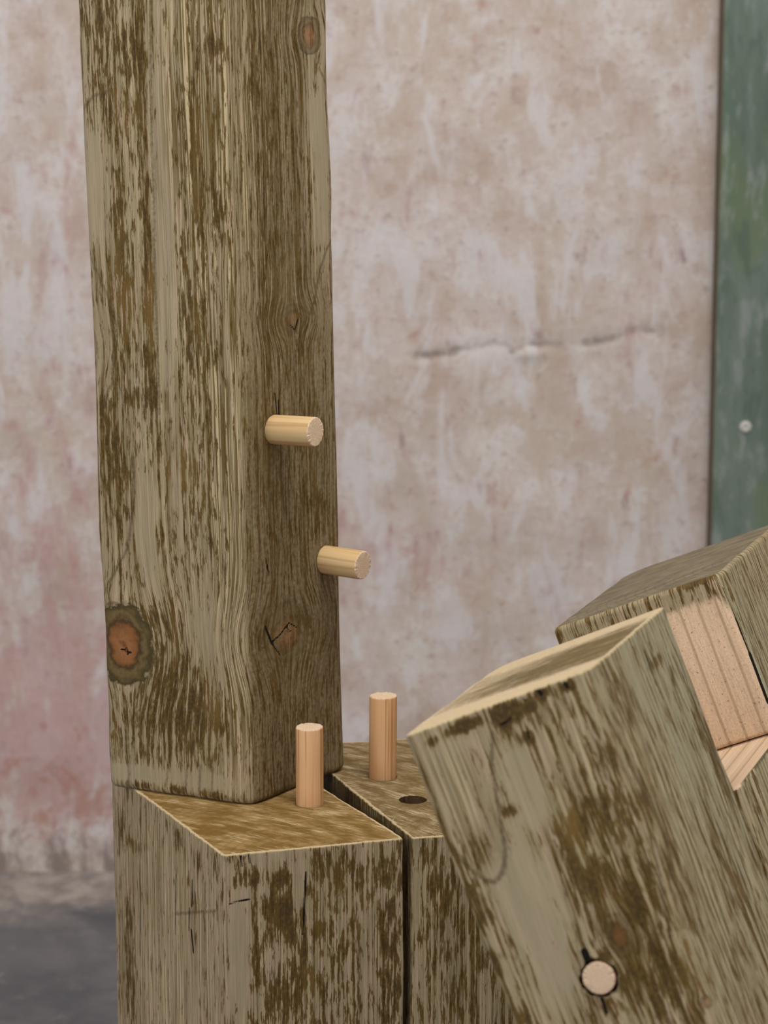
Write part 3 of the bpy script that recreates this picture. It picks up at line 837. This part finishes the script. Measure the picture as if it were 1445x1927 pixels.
LF_F = [
 ('L', 'st', -79.4, 28.4, 14.0, 24.7, 0.7), ('L', 'br', -78.5, 26.2, 14.0, 24.7, -0.7), ('L', 'br', -81.2, 59.6, 7.5, 8.1, 0.75), ('L', 'br', -67.6, 12.2, 11.6, 3.1, -0.4),
 ('L', 'br', -48.0, 38.9, 8.7, 18.9, -1.2), ('L', 'br', -63.9, 89.2, 13.9, 33.9, -1.2), ('L', 'br', -57.3, 47.2, 3.9, 2.7, 1.6), ('L', 'br', -34.3, 63.6, 10.3, 8.9, 0.7),
 ('L', 'br', -37.8, 82.5, 10.3, 15.6, 0.7), ('L', 'br', -31.5, 99.5, 11.4, 20.1, 0.75), ('L', 'br', -19.4, 48.5, 11.3, 13.3, 0.3), ('L', 'br', -13.8, 80.2, 11.3, 20.0, 0.6),
 ('L', 'br', -6.9, 42.7, 6.7, 24.2, 0.4), ('L', 'br', -16.2, 119.4, 9.0, 24.6, 0.5), ('L', 'br', -36.3, 138.2, 20.5, 13.5, 0.55), ('L', 'br', -15.2, 149.6, 13.5, 13.4, 0.7),
 ('L', 'br', -50.9, 116.0, 5.1, 9.0, 0.3), ('L', 'br', -66.3, 129.0, 13.9, 13.6, -0.5), ('L', 'br', -90.0, 78.4, 3.8, 7.7, 0.9), ('L', 'br', -86.5, 89.7, 3.8, 4.5, 1.0),
 ('L', 'br', -90.1, 108.9, 3.3, 6.8, 0.9), ('L', 'br', -86.1, 135.7, 3.3, 5.9, 0.9), ('L', 'br', -84.2, 73.9, 9.4, 1.4, 0.5), ('L', 'br', -43.5, 5.8, 7.8, 4.9, 2.6),
 ('L', 'br', -38.8, 19.0, 4.1, 3.5, 1.4), ('L', 'br', -64.3, 5.2, 8.4, 3.1, 2.4), ('L', 'br', -25.4, 2.6, 3.0, 2.9, 2.8), ('L', 'br', -13.0, 3.9, 2.5, 2.6, 2.6),
 ('L', 'br', -31.1, 5.8, 2.7, 3.1, 1.8), ('L', 'br', -80.1, 6.7, 4.7, 2.2, 1.2), ('L', 'br', -51.3, 7.6, 2.3, 4.4, -0.4), ('L', 'ck', -48.4, 10.2, -42.1, 8.8, 1.25),
 ('L', 'ck', -37.3, 16.5, -37.6, 19.9, 1.2), ('L', 'ck', -26.5, 0.7, -25.3, 3.1, 2.0), ('L', 'ck', -13.6, 2.2, -13.0, 4.4, 1.75), ('L', 'ck', -33.9, 2.4, -32.8, 3.5, 1.25),
 ('L', 'ws', -74.0, 58.1, 10.5, 13.5, 0.45), ('L', 'ln', -53.1, 12.1, -59.2, 27.6, 1.2), ('L', 'ln', -59.2, 27.6, -62.4, 44.2, 1.2), ('L', 'ln', -62.4, 44.2, -65.8, 60.8, 1.2),
 ('L', 'ln', -65.8, 60.8, -68.9, 68.7, 1.5), ('L', 'ln', -68.9, 68.7, -72.8, 73.2, 1.8), ('L', 'ln', -72.8, 73.2, -76.7, 75.0, 1.8), ('L', 'ln', -76.7, 75.0, -80.5, 72.8, 1.8),
 ('L', 'ln', -80.5, 72.8, -84.3, 67.5, 1.5), ('L', 'ln', -84.3, 67.5, -87.5, 60.8, 1.2), ('L', 'ln', -87.5, 60.8, -89.7, 53.0, 0.9), ('L', 'br', -18.3, 105.0, 3.6, 7.6, 1.6),
 ('L', 'br', -32.6, 115.5, 3.2, 6.7, 1.6), ('L', 'br', -40.7, 121.7, 2.8, 4.0, 1.4), ('L', 'ws', -29.0, 112.8, 13.6, 17.9, 0.5), ('L', 'ck', -48.6, 116.8, -48.5, 121.8, 3.5),
 ('L', 'ck', -48.8, 137.3, -48.9, 145.6, 1.75), ('L', 'st', -23.4, 52.2, 13.6, 112.0, 0.5), ('L', 'st', -15.1, 129.7, 18.0, 67.4, 0.5), ('L', 'kn', -31.0, 114.7, 6.8, 11.2, 0.35),
 ('L', 'kn', -4.3, 154.2, 3.1, 3.1, 0.6), ('R', 'ws', 78.0, 80.6, 226.1, 105.1, -0.8), ('R', 'st', 11.7, 50.5, 56.8, 66.9, 0.6), ('R', 'st', 56.2, 126.9, 99.6, 59.0, 0.35),
 ('R', 'br', 31.7, 25.0, 24.5, 19.9, 0.5), ('R', 'br', 12.6, 63.3, 18.9, 20.2, 0.6), ('R', 'br', 7.3, 99.3, 20.3, 23.6, 0.6), ('R', 'br', 84.4, 98.3, 14.2, 25.2, 0.5),
 ('R', 'br', 142.1, 75.2, 9.7, 29.0, 0.8), ('R', 'br', 56.2, 30.6, 11.8, 20.1, -0.5), ('R', 'br', 85.8, 69.3, 14.2, 28.0, -0.6), ('R', 'br', -1.5, 124.0, 15.3, 22.5, 0.3),
 ('R', 'br', 99.5, 140.2, 18.2, 23.8, 0.6), ('R', 'br', 105.9, 18.9, 12.8, 2.8, 0.8), ('R', 'br', 50.6, 164.1, 25.4, 14.9, 0.2), ('R', 'ck', 94.9, 10.4, 91.6, 27.9, 1.2),
 ('R', 'ck', 137.7, 40.8, 142.2, 64.1, 1.2), ('R', 'ck', 93.4, 79.3, 96.0, 102.8, 1.2), ('R', 'ck', 96.0, 102.8, 96.2, 131.2, 1.2), ('R', 'ck', 74.0, 58.4, 71.5, 84.1, 1.2),
 ('R', 'ck', 52.8, 53.2, 52.3, 68.6, 1.2), ('R', 'ck', 52.2, 19.3, 50.8, 47.5, 1.2), ('R', 'ln', 87.2, 40.3, 89.1, 67.5, 0.9), ('R', 'ln', 89.1, 67.5, 86.8, 82.9, 0.9),
 ('R', 'ln', 131.0, 102.9, 130.8, 125.0, 0.75), ('R', 'ln', 52.2, 115.3, 47.5, 165.6, 0.9), ('R', 'ln', 4.0, 48.6, -9.0, 121.5, 0.9),
]
LF_F += [('C', 'br', 45, 16, 90, 20, -1.1), ('C', 'br', 25, 70, 45, 38, 0.9), ('C', 'br', 80, 75, 45, 70, -0.5), ('C', 'br', 45, 145, 90, 22, -1.0)]
LR_Q = {'F': [0.25753, -0.05319, 0.1479], 'L': [0.16794, -0.02663, 0.10992], 'R': [0.31658, 0.11208, 0.14546], 'n': [0.35458, -0.15975, -0.92128]}
LR_F = [
 ('L', 'raw', -19.4, 71.8, 52.0, 53.0, 1.5), ('L', 'raw', -28.0, 28.6, 24.9, 16.6, 0.5), ('L', 'raw', -48.5, -0.0, 66.4, 7.8, -1.5), ('L', 'br', -22.0, 49.8, 5.5, 1.4, 0.9),
 ('L', 'br', -8.3, 50.5, 6.6, 1.7, 1.2), ('L', 'br', -19.4, 71.8, 3.9, 1.1, 0.8), ('L', 'br', -8.9, 72.6, 3.9, 1.1, 0.9), ('L', 'ws', -56.3, 3.6, 47.4, 11.1, 0.3),
 ('L', 'br', -48.5, -0.0, 44.5, 7.2, 0.1), ('L', 'br', -14.2, 0.5, 13.8, 2.8, 1.0), ('R', 'ws', -19.4, 64.0, 133.3, 93.6, -0.7), ('R', 'st', -19.4, 64.0, 133.3, 93.6, 0.5),
 ('R', 'ln', 43.5, 12.2, 41.8, 46.9, 0.6), ('L', 'ck', -0.9, 8.1, -0.3, 25.3, 1.2), ('L', 'ck', -0.3, 25.3, 0.7, 47.2, 1.75), ('L', 'ck', 0.7, 47.2, 1.0, 75.1, 3.0),
 ('L', 'ck', -21.4, -3.5, -21.9, -0.5, 1.2), ('C', 'ws', 86.8, 147.0, 109.9, 221.3, 0.3),
]

end_brown = timber_end('sawn_end_brown', 5, (0.175, 0.098, 0.026), (0.290, 0.185, 0.072), (0.52, 0.41, 0.25), -0.55, 0.60)
end_brown2 = timber_end('sawn_end_mixed', 15, (0.155, 0.100, 0.036), (0.27, 0.19, 0.092), (0.50, 0.42, 0.28), -0.30, 0.57)
end_pale = timber_end('sawn_end_banded', 25, (0.150, 0.108, 0.050), (0.27, 0.21, 0.125), (0.60, 0.47, 0.30), 0.0, 0.60, (0.60, 0.46, 0.32), 1.6)
end_grey = timber_end('weathered_end_grey', 35, (0.150, 0.120, 0.078), (0.215, 0.178, 0.118), (0.27, 0.225, 0.15), 0.0, 0.66, (0.3, 0.25, 0.18), 0.2)

upright = build_timber('timber_post', UP_Q, 700, UP_F, [timber_side('upright_timber', 1.0, 0.42, 1.0, 0.543, 0.34, 0.02), end_grey, hole_mat], radii=(6.5, 6, 5, 6), r_end=4.0, seed=11,
                       fine=1.0, z_fine=490, wavy=1.6)
upright['label'] = 'tall weathered square timber post standing upright, two pale dowels in its right face'
block_l = build_timber('timber_block', BL_Q, 349.5, BL_F, [timber_side('left_block_timber', 21.0, 0.26, 1.0, 0.535, 0.2, 0.07), end_brown, hole_mat], radii=(4, 1.2, 4, 4), r_end=0.6,
                       seed=23, fine=1.1, z_fine=130, wavy=0.8, cap_wobble=1.1)
block_l['label'] = 'left weathered timber block beneath the tall post, one dowel in its sawn brown top'
block_r = build_timber('timber_block', BR_Q, 349.5, BR_F, [timber_side('right_block_timber', 31.0, 0.40, 1.2, 0.54, 0.3, 0.03), end_brown2, hole_mat], radii=(1.2, 3, 3, 1.2), r_end=0.6,
                       seed=37, fine=1.1, z_fine=140, wavy=0.8, cap_wobble=1.1)
block_r['label'] = 'right weathered timber block across the narrow gap, dowel and empty hole in its top'
lean_f = build_timber('leaning_timber', LF_Q, 514, LF_F, [timber_side('front_leaning_timber', 41.0, 0.26, 1.3), end_pale, hole_mat], radii=(6.5, 3, 12, 3), r_end=1.2,
                      seed=43, fine=1.0, z_fine=260, wavy=1.5, cap_wobble=0.6)
lean_f['label'] = 'thick timber leaning in front on the right, round dowel end flush in its face'
lean_r = build_timber('leaning_timber', LR_Q, 498, LR_F, [timber_side('rear_leaning_timber', 53.0, 0.26, 1.3), end_grey, hole_mat], radii=(5, 4, 22, 3), r_end=2.6,
                      seed=59, fine=1.2, z_fine=200, wavy=1.2, lap=(92.9, 109.9))
lean_r['label'] = 'rear timber leaning at far right, notched with freshly cut pinkish wood'
for o in (upright,):
    o['category'] = 'post'
for o in (block_l, block_r):
    o['category'] = 'wood block'
for o in (lean_f, lean_r):
    o['category'] = 'timber'
for o in (upright, block_l, block_r, lean_f, lean_r):
    o['group'] = 'weathered construction timbers'

# ------------------------------------------------------------------ drilled holes and dowels
m_pale = simple_wood('pale_dowel_wood', (0.60, 0.43, 0.225), (0.42, 0.255, 0.11))
m_warm = simple_wood('warm_dowel_wood', (0.68, 0.42, 0.225), (0.42, 0.195, 0.075))
m_end = dowel_end_mat()

D = [  # base point, direction out of the wood, radius, visible length, name of host
    ((0.0123, 0.0180, 0.2160), (0.835, -0.548, 0.035), 0.0084, 0.0290, upright, 'upper pale dowel sticking sideways out of the tall post', m_pale),
    ((0.0406, 0.0570, 0.1326), (0.835, -0.548, -0.015), 0.0084, 0.0265, upright, 'lower pale dowel sticking sideways out of the tall post', m_pale),
    ((0.0320, 0.0031, 0.0), (0.0, 0.0, 1.0), 0.0079, 0.0460, block_l, 'reddish dowel standing in the left block, in front of the post', m_warm),
    ((0.0740, 0.0562, 0.0), (0.008, 0.0, 1.0), 0.0082, 0.0505, block_r, 'orange dowel standing in the right block, against the pink wall', m_warm),
    ((0.1698, -0.3288, 0.0232), (-0.2956, -0.9539, 0.0516), 0.0076, 0.0004, lean_f, 'dowel end showing as a pale disc in the front leaning timber', m_warm),
]
for i, (c, ax, r, ln_, host, lab, m) in enumerate(D):
    cut_hole(host, c, ax, r + (0.0002 if i != 4 else 0.0009), 0.024, 2, 0.0002 if i != 4 else 0.0012, seed=i)
    dowel('dowel', c, ax, r, ln_, 0.0235, i + 1, lab, [m, m_end])
cut_hole(block_r, (0.0915, 0.0103, 0.0), (0, 0, 1), 0.0080, 0.030, 2, 0.0006, seed=9)
